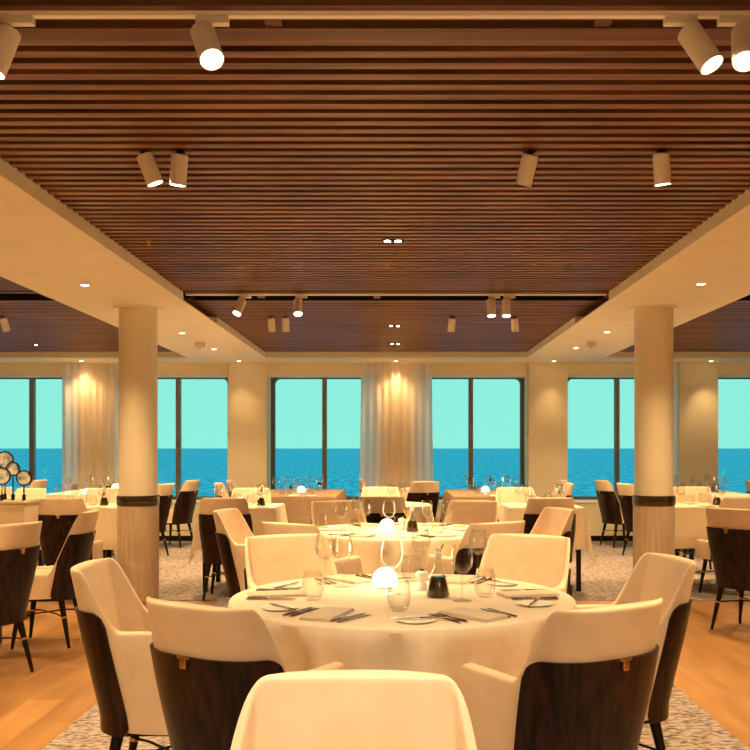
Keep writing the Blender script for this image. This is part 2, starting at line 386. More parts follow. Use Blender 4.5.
LEN, RAD = .140, .0355
def canister(t, pivot, axis, bright=True, L_=LEN):
    """a cylinder spotlight body from pivot along axis, made as parts of t"""
    a = Vector(axis).normalized(); q = a.to_track_quat('Z', 'Y').to_matrix().to_4x4(); T = Matrix.Translation(pivot) @ q
    bm = NB(); lathe(bm, [(0, 0), (RAD - .006, 0), (RAD, .006), (RAD, L_), (RAD - .003, L_), (RAD - .004, L_ - .008), (0, L_ - .008)], 28); bmesh.ops.transform(bm, matrix=T, verts=bm.verts); obj('lamp_body', bm, 'white_metal', t)
    bm = NB(); lathe(bm, [(0, L_ - .0065), (RAD - .0045, L_ - .0065), (RAD - .0045, L_ - .0025), (0, L_ - .0025)], 24); bmesh.ops.transform(bm, matrix=T, verts=bm.verts); obj('lens', bm, 'lens' if bright else 'lens_dim', t)
    return Vector(pivot) + a * (L_ + .01), a
# tracks
for y, lab, z in ((2.69, 'white light track running across the near end of the slatted ceiling', ZL), (7.60, 'white light track across the far edge of the main slatted ceiling', ZL)):
    bm = NB(); box(bm, -XI + .003, XI - .003, -.012, .012, -.014, -.0025, .002); box(bm, -XI + .003, XI - .003, -.017, .017, -.006, -.0025)
    o = obj('light_track', bm, 'white_metal', smooth=False); o.location = (0, y, z); tag(o, lab, 'light track')
def trackhead(px, y, axis, label, e=E_TRACK, target=None, flip=1):
    x = (px - CX) / F * y
    t = thing('track_spotlight', label, 'spotlight', (x, y, ZL - .0145))
    bm = NB(); box(bm, -.02 if flip > 0 else -.075, .075 if flip > 0 else .02, -.014, .014, -.022, 0, .003); obj('adapter', bm, 'white_metal', t, smooth=False)
    bm = NB(); lathe(bm, [(0, -.05), (.009, -.05), (.009, -.022), (0, -.022)], 12); obj('stem', bm, 'white_metal', t)
    a = Vector(axis).normalized(); piv = Vector((0, 0, -.046)) - a * .012
    tip, a = canister(t, piv, a)
    spot('light', tip, a, e, 95, .8, .035, t)
trackhead(203, 2.69, (.30, -.50, -.80), 'bright white track spotlight left of centre on the near track')
trackhead(8, 2.69, (-.28, -.15, -.94), 'white track spotlight cut by the left edge of the photo')
trackhead(690, 2.69, (.38, -.33, -.85), 'left one of the two bright track spotlights at top right', flip=-1)
trackhead(744, 2.69, (-.16, -.50, -.84), 'right one of the two bright track spotlights at top right', flip=-1)
trackhead(242, 7.60, (-.25, -.45, -.85), 'leftmost small track spotlight on the far track')
trackhead(298, 7.60, (.05, -.45, -.88), 'second small track spotlight from the left on the far track')
trackhead(491, 7.60, (.02, -.2, -.97), 'left one of the two small track spotlights right of centre on the far track')
trackhead(506, 7.60, (.0, -.2, -.97), 'right one of the two small track spotlights right of centre on the far track')
# added unseen fill spotlights, brightening the front table, near chair and chair backs
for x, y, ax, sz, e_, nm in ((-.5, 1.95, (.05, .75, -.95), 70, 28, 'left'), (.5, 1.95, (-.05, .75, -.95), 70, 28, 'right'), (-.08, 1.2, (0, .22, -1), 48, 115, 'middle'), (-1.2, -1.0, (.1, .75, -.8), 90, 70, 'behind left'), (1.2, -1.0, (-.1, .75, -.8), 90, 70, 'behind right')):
    t = thing('ceiling_or_fill_spotlight', 'added white fill spotlight over the camera, %s, out of frame' % nm, 'spotlight', (x, y, ZL - .001))
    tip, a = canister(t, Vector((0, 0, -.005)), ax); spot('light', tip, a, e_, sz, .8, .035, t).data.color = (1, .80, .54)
def ceilspot(px, py, axis, label, bright, e=E_SPOT):
    p = at(px, py, ZL - .001); t = thing('ceiling_or_fill_spotlight', label, 'spotlight', p)
    bm = NB(); lathe(bm, [(0, -.012), (.010, -.012), (.010, -.003), (.02, -.003), (.02, 0), (0, 0)], 16); obj('mount', bm, 'legwood', t)
    a = Vector(axis).normalized(); tip, a = canister(t, Vector((0, 0, -.010)), a, True, .130)
    spot('light', tip, a, e, 95, .8, .035, t)
for px, py, ax, lab in ((144, 152, (.34, .12, -.93), 'left one of the pair of white ceiling spotlights on the slats at upper left'),
                        (180, 152, (-.10, .12, -.97), 'right one of the pair of white ceiling spotlights on the slats at upper left'),
                        (531, 152, (-.22, .32, -.93), 'white ceiling spotlight tilted left, on the slats right of centre'),
                        (661, 151, (.10, .12, -.97), 'white ceiling spotlight on the slats at upper right near the soffit'),
                        (271, 317, (.06, .25, -.97), 'left one of the small pair of spotlights in the far slatted panel'),
                        (285.5, 317, (.0, .2, -.97), 'right one of the small pair of spotlights in the far slatted panel'),
                        (452.5, 317, (-.1, .3, -.95), 'small spotlight in the far slatted panel, right of the ceiling middle'),
                        (514.5, 317, (.1, .3, -.95), 'small spotlight in the far slatted panel below the pair of track lamps'),
                        (3, 317, (.15, .3, -.95), 'small spotlight in the left slatted panel at the left edge')):
    ceilspot(px, py, ax, lab, True)

for px, py, lab in ((200, 343, 'small square detector on the left soffit between two downlights'), (591, 342, 'small square detector on the right soffit between two downlights')):
    p = at(px, py, ZS); t = thing('smoke_detector', lab, 'detector', p)
    bm = NB(); box(bm, -.05, .05, -.05, .05, -.055, -.0005, .008); obj('cover', bm, 'napkin', t)
    bm = NB(); lathe(bm, [(0, -.070), (.012, -.070), (.016, -.0545), (0, -.0545)], 12); obj('sensor', bm, 'brass', t)
p = at(627, 322, ZS); bm = NB(); lathe(bm, [(0, -.006), (.11, -.006), (.12, -.0005), (0, -.0005)], 36); o = obj('ceiling_speaker', bm, 'plaster'); o.location = p
tag(o, 'flat round speaker cover on the right soffit beside the column', 'speaker')
p = at(149, 241, ZL - .001); bm = NB(); lathe(bm, [(0, -.025), (.010, -.024), (.006, -.012), (.014, -.008), (.016, 0), (0, 0)], 14); o = obj('sprinkler', bm, 'brass'); o.location = p
tag(o, 'small brass sprinkler head in the slatted ceiling at left', 'sprinkler')

# ---------------------------------------------------------------- chairs
HWB, DB = .228, .20
def upath(n_arm=8, n_back=36, yf=.19):
    pts = []
    for i in range(n_arm): pts.append((HWB, yf - (yf) * i / n_arm))
    N_ = 2.7
    for i in range(n_back + 1):
        a = PI * i / n_back; c, s = math.cos(a), math.sin(a)
        pts.append((HWB * math.copysign(abs(c) ** (2 / N_), c), -DB * abs(s) ** (2 / N_)))
    for i in range(n_arm): pts.append((-HWB, yf * (i + 1) / n_arm))
    return [Vector((x, y, 0)) for x, y in pts]
def normals(pts):
    out = []
    for i in range(len(pts)):
        t = (pts[min(i + 1, len(pts) - 1)] - pts[max(i - 1, 0)]).normalized()
        nrm = Vector((-t.y, t.x, 0))
        if nrm.dot(pts[i] + Vector((0, -.001 if pts[i].y < -.1 else 0, 0))) < 0: nrm = -nrm
        out.append(nrm)
    return out
def warp(x, y, z):
    y2 = y - max(0, z - .36) * .22
    k = 1 - .12 * (1 - ss((z - .33) / .35)) * ss((.05 - y) / .2)
    return Vector((x * k, y2, z))
def chair_body(arm_z, r0, r1, yf):
    pts = upath(yf=yf, n_back=72); nr = normals(pts); bm = NB(); T = .044; secs = []
    ends = [(-1, a) for a in (80, 55, 30)] ; seq = []
    for a in (85, 60, 30): seq.append((0, math.cos(math.radians(a)), math.sin(math.radians(a)) * T / 2))
    for i in range(len(pts)): seq.append((i, 1, 0))
    for a in (30, 60, 85): seq.append((len(pts) - 1, math.cos(math.radians(a)), math.sin(math.radians(a)) * T / 2))
    for i, f, fy in seq:
        p = pts[i]; n = nr[i]
        top = arm_z + (.88 - arm_z) * ss((r0 - p.y) / (r0 - r1)) + .004 * (1 - (p.x / HWB) ** 2)
        top -= fy * .6
        inn = p - n * T
        face = Vector((p.x * (.95 - .05 * abs(p.x / HWB) ** 4), max(-DB + T + .006 + .022 * abs(p.x / HWB) ** 3, p.y), 0))
        k_ = ss((-.03 - p.y) / .04); inn = inn * (1 - k_) + face * k_
        mid_ = (p + inn) / 2 + Vector((0, fy, 0)); hv = (p - inn) / 2 * f; rt = .016
        loop = []
        for k in range(8): loop.append((1, .33 + (top - rt - .33) * k / 8))
        for k in range(0, 9):
            a = PI * k / 8; loop.append((math.copysign(abs(math.cos(a)) ** .6, math.cos(a)), top - rt + rt * abs(math.sin(a)) ** .8))
        for k in range(1, 6): loop.append((-1, top - rt - (top - rt - .37) * k / 5))
        loop.append((-.9, .33))
        secs.append([bm.verts.new(warp(mid_.x + hv.x * o_, mid_.y + hv.y * o_, z)) for o_, z in loop])
    m = len(secs[0])
    for a, b in zip(secs, secs[1:]):
        for k in range(m): bm.faces.new((a[k], a[(k + 1) % m], b[(k + 1) % m], b[k]))
    bm.faces.new(secs[0]); bm.faces.new(secs[-1][::-1])
    return bm
def chair_shell(yend, topf):
    pts = [p for p in upath(yf=.19, n_back=72)]; nr = normals(pts)
    idx = [i for i, p in enumerate(pts) if p.y < yend]; bm = NB()
    L_ = [0]
    for a, b in zip(idx, idx[1:]): L_.append(L_[-1] + (pts[b] - pts[a]).length)
    tot = L_[-1]; outer, inner = [], []
    for i, l in zip(idx, L_):
        e = min(l, tot - l); R = .05
        zt = .742 - (R - math.sqrt(max(0, R * R - (R - e) ** 2)) if e < R else 0)
        zt = min(zt, topf(pts[i].y) - .03)
        zb = .345 + (.03 - math.sqrt(max(0, .0009 - (.03 - e) ** 2)) if e < .03 else 0) - .03
        def colm(off):
            c = pts[i] + nr[i] * off
            return [bm.verts.new(warp(c.x, c.y, zb + (zt - zb) * k / 8)) for k in range(9)]
        outer.append(colm(.011)); inner.append(colm(-.003))
    for G in (outer, inner):
        for a, b in zip(G, G[1:]):
            for k in range(8): bm.faces.new((a[k], a[k + 1], b[k + 1], b[k]))
    for a, b, c, d in zip(outer, outer[1:], inner, inner[1:]):
        bm.faces.new((a[8], b[8], d[8], c[8])); bm.faces.new((a[0], b[0], d[0], c[0]))
    for o_, i_ in ((outer[0], inner[0]), (outer[-1], inner[-1])):
        for k in range(8): bm.faces.new((o_[k], o_[k + 1], i_[k + 1], i_[k]))
    return bm
def make_chair(name, arm_z, r0, r1, yf):
    def f():
        t = thing(name, 'x', 'chair')
        obj('backrest', chair_body(arm_z, r0, r1, yf), 'leather', t)
        bm = NB(); box(bm, -.176, .176, -.12, yf + .03, .335, .475, .028, 3)
        for v in bm.verts:
            if v.co.z > .44: v.co.z += .012 * (1 - (v.co.x / .19) ** 2) * (1 - ((v.co.y - .03) / .2) ** 2)
        obj('seat', bm, 'leather', t)
        bm = NB(); box(bm, -.165, .165, -.13, yf - .01, .305, .336, .006); obj('seat_frame', bm, 'legwood', t, smooth=False)
        sh = obj('back_shell', chair_shell(-.072, lambda y: arm_z + (.88 - arm_z) * ss((r0 - y) / (r0 - r1))), 'shellwood', t)
        bm = NB(); zz = .735
        ys = -DB - .011 - (zz - .36) * .22
        tube(bm, [(-.022, ys - .002, zz + .005), (.022, ys - .002, zz + .005)], .004, 8); box(bm, -.011, .011, ys - .008, ys + .004, zz - .024, zz + .004, .0035, 3)
        obj('brass_tab', bm, 'brass', sh)
        feet = []
        for sx_, sy_ in ((-1, 1), (1, 1), (-1, -1), (1, -1)):
            top = Vector((sx_ * .145, .135 if sy_ > 0 else -.125, .31)); bot = Vector((sx_ * .185, .175 if sy_ > 0 else -.185, .0062))
            bm = NB(); tube(bm, [bot, top], [.010, .021], 12); lg = obj('leg', bm, 'legwood', t)
            q = bot.lerp(top, .62); q2 = bot.lerp(top, .66); bm = NB(); tube(bm, [q, q2], [.0195, .0200], 14); obj('leg_ring', bm, 'brass', lg)
            feet.append(bot.lerp(top, .64))
        bm = NB()
        for a, b in ((feet[0], feet[3]), (feet[1], feet[2])):
            mid = (a + b) / 2 + Vector((0, 0, .012)); tube(bm, [a, a.lerp(mid, .5) + Vector((0, 0, .006)), mid, b.lerp(mid, .5) + Vector((0, 0, .006)), b], .005, 6)
        obj('stretcher', bm, 'legwood', t)
        return t
    return f
armchair = Maker(make_chair('armchair', .675, -.035, -.130, .19))
nearchair = Maker(make_chair('armchair', .675, -.02, -.165, .19))
sidechair = Maker(make_chair('dining_chair', .49, -.03, -.150, .17))
BT = .31
def put_chair(kind, X, Y, face, label, group):
    a = math.radians(face); o = (X + BT * math.cos(a), Y + BT * math.sin(a), 0)
    return {'a': armchair, 's': sidechair, 'n': nearchair}[kind](o, a - PI / 2, label, group)

# ---------------------------------------------------------------- tables
TZ = .76
def round_cloth(R, seats, seed, zb=.12):
    rr = random.Random(seed); p1, p2, p3 = (rr.uniform(0, 6) for _ in range(3)); n = 320; bm = NB(); rings = []
    prof = [(R * .25, TZ), (R * .6, TZ), (R * .9, TZ), (R - .008, TZ), (R, TZ - .003), (R + .004, TZ - .010)] + [(None, TZ - .010 - (TZ - .010 - zb) * (k / 14) ** 1.1) for k in range(1, 15)]
    cen = bm.verts.new((0, 0, TZ))
    for r, z in prof:
        ring = []
        for k in range(n):
            th = 2 * PI * k / n
            if r is None:
                t = (TZ - z) / (TZ - zb); fold = math.sin(13 * th + p1 + .8 * math.sin(3 * th + p2)) * .55 + .45 * math.sin(22 * th + p3)
                q = R + .004 + (.030 + .022 * t) * fold * ss(t * 5) + .020 * t
                for sa in seats:
                    dth = abs((th - math.radians(sa) + PI) % (2 * PI) - PI)
                    wgt = ss((.47 - dth) / .14) * ss((TZ - z - .030) / .110)
                    q -= wgt * (.036 + .055 * ss((.57 - z) / .08))
            else: q = r
            ring.append(bm.verts.new((q * math.cos(th), q * math.sin(th), z)))
        rings.append(ring)
    for k in range(n): bm.faces.new((cen, rings[0][k], rings[0][(k + 1) % n]))
    for a, b in zip(rings, rings[1:]):
        for k in range(n): bm.faces.new((a[k], a[(k + 1) % n], b[(k + 1) % n], b[k]))
    return bm
def round_table(X, Y, R, seats, nick, seed):
    t = thing('round_table', 'round pedestal table hidden under the cloth of ' + nick, 'table', (X, Y, 0))
    bm = NB(); lathe(bm, [(0, .735), (R - .02, .735), (R - .01, .740), (R - .01, .754), (0, .754)], 48); obj('tabletop', bm, 'oak', t)
    bm = NB(); lathe(bm, [(0, .03), (.05, .03), (.04, .1), (.04, .7), (.08, .735), (0, .735)], 20); obj('pedestal', bm, 'legwood', t)
    bm = NB(); lathe(bm, [(0, .0062), (.24, .0062), (.24, .018), (.05, .035), (0, .035)], 32); obj('foot', bm, 'legwood', t)
    c = obj('tablecloth', round_cloth(R, seats, seed), 'cloth'); c.location = (X, Y, 0)
    tag(c, 'cream tablecloth falling in folds over ' + nick, 'tablecloth')
def square_table(X, Y, sx_, sy_, nick, seed, m='cloth', over=.37, rz=0, colour='cream'):
    t = thing('dining_table', 'table hidden under the cloth of ' + nick, 'table', (X, Y, 0), rz)
    bm = NB(); box(bm, -sx_ + .01, sx_ - .01, -sy_ + .01, sy_ - .01, .725, .754, .004); obj('tabletop', bm, 'oak', t, smooth=False)
    for a in (-1, 1):
        for b in (-1, 1):
            bm = NB(); lx, ly = a * (sx_ - .05), b * (sy_ - .05); box(bm, lx - .02, lx + .02, ly - .02, ly + .02, .0062, .725); obj('leg', bm, 'legwood', t, smooth=False)
    rr = random.Random(seed); p1 = rr.uniform(0, 6); bm = NB()
    def axis(s): return [-s - over * (1 - k / 24) for k in range(24)] + [-s + 2 * s * k / 14 for k in range(15)] + [s + over * (k + 1) / 24 for k in range(24)]
    us, vs = axis(sx_), axis(sy_); G = []
    for u in us:
        row = []
        for v in vs:
            eu, ev = max(0, abs(u) - sx_), max(0, abs(v) - sy_); dr = math.hypot(eu, ev)
            x = max(-sx_, min(sx_, u)); y = max(-sy_, min(sy_, v))
            if dr > 0:
                corner = min(eu, ev) / (max(eu, ev) + 1e-9); fl = .07 + .14 * corner
                al = v if eu > ev else u
                fl += .05 * math.sin(al * 15 + p1) * (1 - corner)
                x += math.copysign(fl * dr * eu / dr + .004, u) if eu > 0 else 0; y += math.copysign(fl * dr * ev / dr + .004, v) if ev > 0 else 0
            row.append(bm.verts.new((x, y, TZ - dr)))
        G.append(row)
    for a, b in zip(G, G[1:]):
        for k in range(len(vs) - 1): bm.faces.new((a[k], a[k + 1], b[k + 1], b[k]))
    c = obj('tablecloth', bm, m); c.location = (X, Y, 0); c.rotation_euler = (0, 0, rz)
    for p in c.data.polygons: p.use_smooth = True
    tag(c, colour + ' tablecloth hanging with pointed corners over ' + nick, 'tablecloth')

# ---------------------------------------------------------------- tableware prototypes
def lathe_thing(name, cat, prof, m, n=28):
    def f():
        bm = NB(); lathe(bm, prof, n); o = obj(name, bm, m); return tag(o, 'x', cat)
    return f
wine = Maker(lathe_thing('wine_glass', 'glass', [(0, .0005), (.034, .0005), (.034, .002), (.012, .005), (.004, .010), (.0035, .085), (.006, .092), (.022, .102), (.036, .122), (.040, .142), (.038, .170), (.031, .200), (.030, .200), (.037, .170), (.039, .142), (.035, .123), (.021, .104), (0, .098)], 'glass'))
tumb = Maker(lathe_thing('stemless_glass', 'glass', [(0, .0005), (.022, .0005), (.030, .008), (.038, .030), (.040, .050), (.036, .080), (.031, .105), (.030, .105), (.035, .080), (.039, .050), (.037, .031), (.029, .012), (0, .006)], 'glass'))
def lampf():
    t = thing('table_lamp', 'x', 'table lamp')
    bm = NB(); lathe(bm, [(0, .0005), (.030, .0005), (.032, .008), (0, .008)], 24); obj('lamp_base', bm, 'steel', t)
    bm = NB(); lathe(bm, [(0, .008), (.046, .008), (.049, .022), (.048, .040), (.042, .058), (.030, .071), (.014, .078), (0, .079)], 28); obj('globe', bm, 'lampshade', t)
    l = bpy.data.lights.new('glow', 'POINT'); l.energy = 1.8; l.color = (1, .72, .42); l.shadow_soft_size = .05
    o = bpy.data.objects.new('glow', l); C.objects.link(o); o.parent = t; o.location = (0, 0, .15)
    return t
lamp = Maker(lampf)
def cruetf():
    t = thing('oil_cruet', 'x', 'bottle')
    bm = NB(); lathe(bm, [(0, .0005), (.042, .0005), (.044, .006), (.037, .045), (.021, .095), (.013, .112), (.013, .140), (.017, .155), (.016, .155), (.012, .140), (.012, .112), (0, .106)], 28); obj('flask', bm, 'glass', t)
    bm = NB(); lathe(bm, [(0, .004), (.039, .004), (.041, .008), (.035, .042), (.025, .075), (0, .075)], 28); obj('oil', bm, 'oil', t)
    bm = NB(); lathe(bm, [(0, .135), (.010, .135), (.012, .157), (.008, .165), (.013, .176), (0, .184)], 14); obj('stopper', bm, 'china', t)
    bm = NB(); tube(bm, [(0, 0, .156), (.010, 0, .172), (.020, 0, .192)], [.004, .0035, .002], 8); obj('spout', bm, 'steel', t)
    return t
cruet = Maker(cruetf)
def saltf():
    t = thing('salt_shaker', 'x', 'shaker')
    bm = NB(); lathe(bm, [(0, .0005), (.024, .0005), (.024, .012), (.014, .030), (.016, .040), (.026, .052), (.024, .066), (.012, .074), (0, .075)], 24); obj('shaker_body', bm, 'china', t)
    bm = NB(); lathe(bm, [(0, .0735), (.011, .0735), (.009, .079), (0, .08)], 16); obj('cap', bm, 'legwood', t)
    return t
salt = Maker(saltf)
def sprigf():
    t = thing('sprig_vase', 'x', 'vase')
    bm = NB(); lathe(bm, [(0, .0005), (.018, .0005), (.022, .02), (.012, .05), (.012, .065), (0, .062)], 20); obj('vase_body', bm, 'china', t)
    R = random.Random(4)
    for i in range(6):
        a = R.uniform(0, 2 * PI); l = R.uniform(.07, .11); d = Vector((math.cos(a) * .5, math.sin(a) * .5, 1)).normalized(); b0 = Vector((0, 0, .058))
        bm = NB(); sd = d.cross(Vector((0, 0, 1))).normalized() * .011; up = d.cross(sd).normalized() * .002
        pts = [b0, b0 + d * l * .4 + sd, b0 + d * l, b0 + d * l * .4 - sd]; vs = [bm.verts.new(p) for p in pts] + [bm.verts.new(p + up) for p in pts]
        bm.faces.new(vs[:4]); bm.faces.new(vs[7:3:-1])
        for k in range(4): bm.faces.new((vs[k], vs[(k + 1) % 4], vs[4 + (k + 1) % 4], vs[4 + k]))
        obj('leaf', bm, 'leaf', t, smooth=False)
    return t
sprig = Maker(sprigf)
plate = Maker(k=.76, f=lathe_thing('bread_plate', 'plate', [(0, .0005), (.062, .0005), (.080, .0065), (.0815, .009), (.079, .0095), (.056, .0062), (0, .0055)], 'china', 36))
def knifef():
    t = thing('table_knife', 'x', 'knife')
    bm = NB(); box(bm, -.006, .006, -.10, -.005, .0005, .007, .0022); obj('handle', bm, 'steel', t)
    bm = NB(); pts = [(-.005, -.005), (.006, -.005), (.008, .05), (.007, .09), (.001, .108), (-.004, .09)]
    a = [bm.verts.new((x, y, .0025)) for x, y in pts]; b = [bm.verts.new((x, y, .0045)) for x, y in pts]
    bm.faces.new(a[::-1]); bm.faces.new(b)
    for k in range(6): bm.faces.new((a[k], a[(k + 1) % 6], b[(k + 1) % 6], b[k]))
    obj('blade', bm, 'steel', t, smooth=False); return t
knife = Maker(knifef, .86)
def forkf():
    t = thing('table_fork', 'x', 'fork')
    bm = NB(); tube(bm, [(0, -.10, .004), (0, -.06, .004), (0, .0, .004), (0, .035, .006)], [.0065, .0055, .003, .0035], 8); obj('handle', bm, 'steel', t)
    bm = NB(); box(bm, -.011, .011, .033, .056, .004, .0065, .001)
    for x in (-.0095, -.0032, .0032, .0095): box(bm, x - .0014, x + .0014, .054, .092, .004, .006)
    obj('tines', bm, 'steel', t, smooth=False); return t
fork = Maker(forkf, .86)
def napf():
    bm = NB()
    for i in range(3): box(bm, -.055 + i * .002, .055 - i * .001, -.105 + i * .001, .105 - i * .002, .0006 + i * .0033, .0036 + i * .0033, .0014)
    o = obj('napkin', bm, 'napkin'); return tag(o, 'x', 'napkin')
napkin = Maker(napf)

def loc(cx, cy, th, r, tan, z=TZ + .0005):
    """point at radius r towards seat angle th, shifted 'tan' to the sitter's right"""
    d = Vector((math.cos(th), math.sin(th), 0)); rt = Vector((-d.y, d.x, 0))   # sitter faces -d : his right is +rot90(d)
    p = Vector((cx, cy, z)) + d * r + rt * tan
    return p
def setting(cx, cy, deg, R, where, nick, full=True):
    th = math.radians(deg); rz = th + PI / 2; k = R / .62
    g = 'laid places on ' + nick
    napkin(loc(cx, cy, th, R - .16, 0), rz + .25, 'folded beige napkin laid at the %s place of %s' % (where, nick), None)
    plate(loc(cx, cy, th, R - .17, -.205 * k), rz, 'small white bread plate at the %s place of %s' % (where, nick))
    if full:
        kp = loc(cx, cy, th, R - .17, -.195 * k); kp.z += .0066
        o = knife(kp, rz + 1.2, 'butter knife on the bread plate at the %s place of %s' % (where, nick))
    for i, nm in enumerate(('inner', 'outer')):
        fork(loc(cx, cy, th, R - .155, (-.085 - .026 * i) * k), rz + .06, '%s steel fork at the %s place of %s' % (nm, where, nick))
        if full or i == 0: knife(loc(cx, cy, th, R - .155, (.085 + .026 * i) * k), rz - .05, '%s steel knife at the %s place of %s' % (nm, where, nick))

# ---- front round table
T1 = (.022, 3.39); N1 = 'the front round table'
seats1 = [242, 299, 13, 60, 116, 176]
round_table(*T1, .62, seats1, N1, 3)
W6 = ['front left', 'front right', 'right hand', 'rear right', 'rear left', 'left hand']
for a, wv in zip((238, 299, 2, 60, 118, 178), W6): setting(*T1, a, .62, wv, N1)
def on(px, py, z=TZ): p = at(px, py, z + .0005); return p
for px, py, nm in ((325, 584, 'tall wine glass leftmost on %s, nearest the left chairs'), (343, 587, 'second wine glass from the left on %s'),
                   (392, 594, 'wine glass standing right before the glowing lamp on %s'), (421, 576, 'wine glass behind the salt shaker on %s'),
                   (462, 601, 'wine glass right of the oil cruet on %s'), (478, 577, 'rightmost wine glass, at the rear right of %s')):
    wine(on(px, py), 0, nm % N1)
for px, py, nm in ((313, 600, 'stemless glass at the left on %s'), (399, 611, 'stemless glass nearest the camera on %s, before the lamp'), (411, 581, 'stemless glass between lamp and salt shaker on %s'),
                   (485, 597, 'stemless glass at the right on %s beside the wine glass')):
    tumb(on(px, py), 0, nm % N1)
lamp(on(385, 588), 0, 'glowing white dome lamp in the middle of ' + N1)
salt(on(422, 590), 0, 'white salt shaker with black top left of the cruet on ' + N1)
cruet(on(438, 597), 0, 'triangular glass cruet of dark oil on ' + N1)
labs = ['armchair seen from behind at the front left of %s', 'armchair seen from behind at the front right of %s',
        'armchair at the right of %s, half hidden behind another chair', 'cream armchair facing the camera at the rear right of %s',
        'cream armchair facing the camera at the rear left of %s', 'cream armchair seen from the side at the left of %s']
for (X, Y), lb in zip(((-.575, 2.47), (.615, 2.45), (1.10, 3.55), (.675, 4.50), (-.56, 4.50), (-1.15, 3.36)), labs):
    put_chair('a', X, Y, math.degrees(math.atan2(T1[1] - Y, T1[0] - X)), lb % N1, 'armchairs at the round tables')
put_chair("n", -.074, 1.755, -90, 'cream chair back in the near foreground, facing the camera, cut by the bottom edge', 'armchairs at the round tables')

# ---- second round table
T2 = (.03, 6.10); N2 = 'the second round table'
round_table(*T2, .63, [238, 302, 20, 66, 112, 170], N2, 5)
for a, wv in zip((240, 300, 0, 60, 120, 180), W6): setting(*T2, a, .62, wv, N2, False)
for px, py, nm in ((389, 533, 'wine glass before the lamp on %s'), (427, 531, 'wine glass right of the cruet on %s'), (366, 530, 'wine glass left of the lamp on %s'), (341, 534, 'wine glass at the far left of %s'), (447, 529, 'rightmost wine glass on %s'), (357, 526, 'wine glass at the back left of %s')):
    wine(on(px, py), 0, nm % N2)
for px, py, nm in ((355, 536, 'stemless glass left on %s'), (399, 533, 'stemless glass beside the lamp on %s'), (438, 534, 'stemless glass right on %s'), (322, 530, 'stemless glass at the left rim of %s')):
    tumb(on(px, py), 0, nm % N2)
lamp(on(387, 531), 0, 'glowing round lamp in the middle of ' + N2)
cruet(on(412, 532), 0, 'glass cruet of dark oil in the middle of ' + N2); sprig(on(408, 528), 0, 'small vase of yellow leaves on ' + N2); salt(on(402, 529), 0, 'white salt shaker on ' + N2)
for (X, Y), lb in zip(((-.645, 5.16), (.62, 5.22), (1.19, 6.45), (.65, 7.45), (-.50, 7.40), (-1.21, 6.30)), labs):
    put_chair('a', X, Y, math.degrees(math.atan2(T2[1] - Y, T2[0] - X)), (lb % N2).replace(', half hidden behind another chair', ''), 'armchairs at the round tables')

# ---- third round table
N3 = 'the third round table'
round_table(-.14, 8.95, .48, [], N3, 9)
put_chair('s', -.12, 7.95, 90, 'cream and dark walnut chair with its back to the camera before ' + N3, 'dining chairs farther back')
put_chair('s', -.165, 9.98, -90, 'cream chair facing the camera behind ' + N3, 'dining chairs farther back')
lamp(on(377, 506), 0, 'small glowing lamp on ' + N3)
for px, py, nm in ((391, 505, 'wine glass on the right of %s'), (366, 506, 'wine glass on the left of %s'), (402, 503, 'wine glass at the back right of %s')): wine(on(px, py), 0, nm % N3)
N3b = 'the small table by the centre curtain'
round_table(.26, 12.56, .20, [], N3b, 11)
put_chair('s', .40, 11.6, 115, 'dark backed chair turned away before the centre curtain', 'dining chairs farther back')
put_chair('s', -.50, 12.5, 0, 'cream chair half hidden at the foot of the centre curtain', 'dining chairs farther back')

# ---- square tables, generic laying
def lay(X, Y, sx_, sy_, nick, seed, lampp=True, n=4, cr=True):
    R = random.Random(seed); k = 0; spots_ = [(-.55, -.45), (.5, -.4), (-.5, .45), (.55, .5), (0, -.55), (.1, .6)][:n]
    nm = ['front left', 'front right', 'back left', 'back right', 'front middle', 'back middle']
    for (a, b), w_ in zip(spots_, nm):
        wine((X + a * sx_ + R.uniform(-.02, .02), Y + b * sy_, TZ + .0005), 0, 'wine glass at the %s of %s' % (w_, nick))
        tumb((X + a * sx_ + .085 * (1 if a < 0 else -1), Y + b * sy_ + .03, TZ + .0005), 0, 'stemless glass at the %s of %s' % (w_, nick))
    if lampp: lamp((X + R.uniform(-.05, .05), Y, TZ + .0005), 0, 'glowing round lamp in the middle of ' + nick)
    if cr: cruet((X + .17, Y - .02, TZ + .0005), 0, 'small cruet of dark oil on ' + nick)
    for s, w_ in ((-1, 'near'), (1, 'far')):
        plate((X - .2 * s, Y + s * (sy_ - .12), TZ + .0005), 0, 'bread plate at the %s side of %s' % (w_, nick))
        napkin((X, Y + s * (sy_ - .13), TZ + .0005), 0 if s < 0 else PI, 'folded napkin at the %s side of %s' % (w_, nick))
G2 = 'dining chairs farther back'
def sq(X, Y, sx_, sy_, nick, seed, m='cloth', over=.37, n=4, lampp=True, cr=True):
    square_table(X, Y, sx_, sy_, nick, seed, m, over, 0, 'cream' if m == 'cloth' else 'taupe'); lay(X, Y, sx_, sy_, nick, seed, lampp, n, cr)
sq(-1.43, 8.70, .34, .36, 'the square table left of the middle', 21)
put_chair('s', -1.45, 7.76, 90, 'chair with its back to the camera, left of the middle by a hanging cloth corner', G2)
put_chair('s', -1.50, 9.72, -90, 'cream chair facing the camera behind the square table left of the middle', G2)
sq(1.36, 8.72, .34, .36, 'the square table right of the middle', 22)
put_chair('s', 1.31, 7.80, 90, 'cream and dark walnut chair with its back to the camera, right of the middle', G2)
put_chair('s', 1.26, 9.92, -90, 'cream chair facing the camera behind the square table right of the middle', G2)
sq(-1.15, 11.25, .48, .93, 'the taupe table at the left centre window', 23, 'taupe', .40, 6, True, False)
sq(1.12, 11.25, .48, .93, 'the taupe table at the right centre window', 24, 'taupe', .40, 6, True, True)
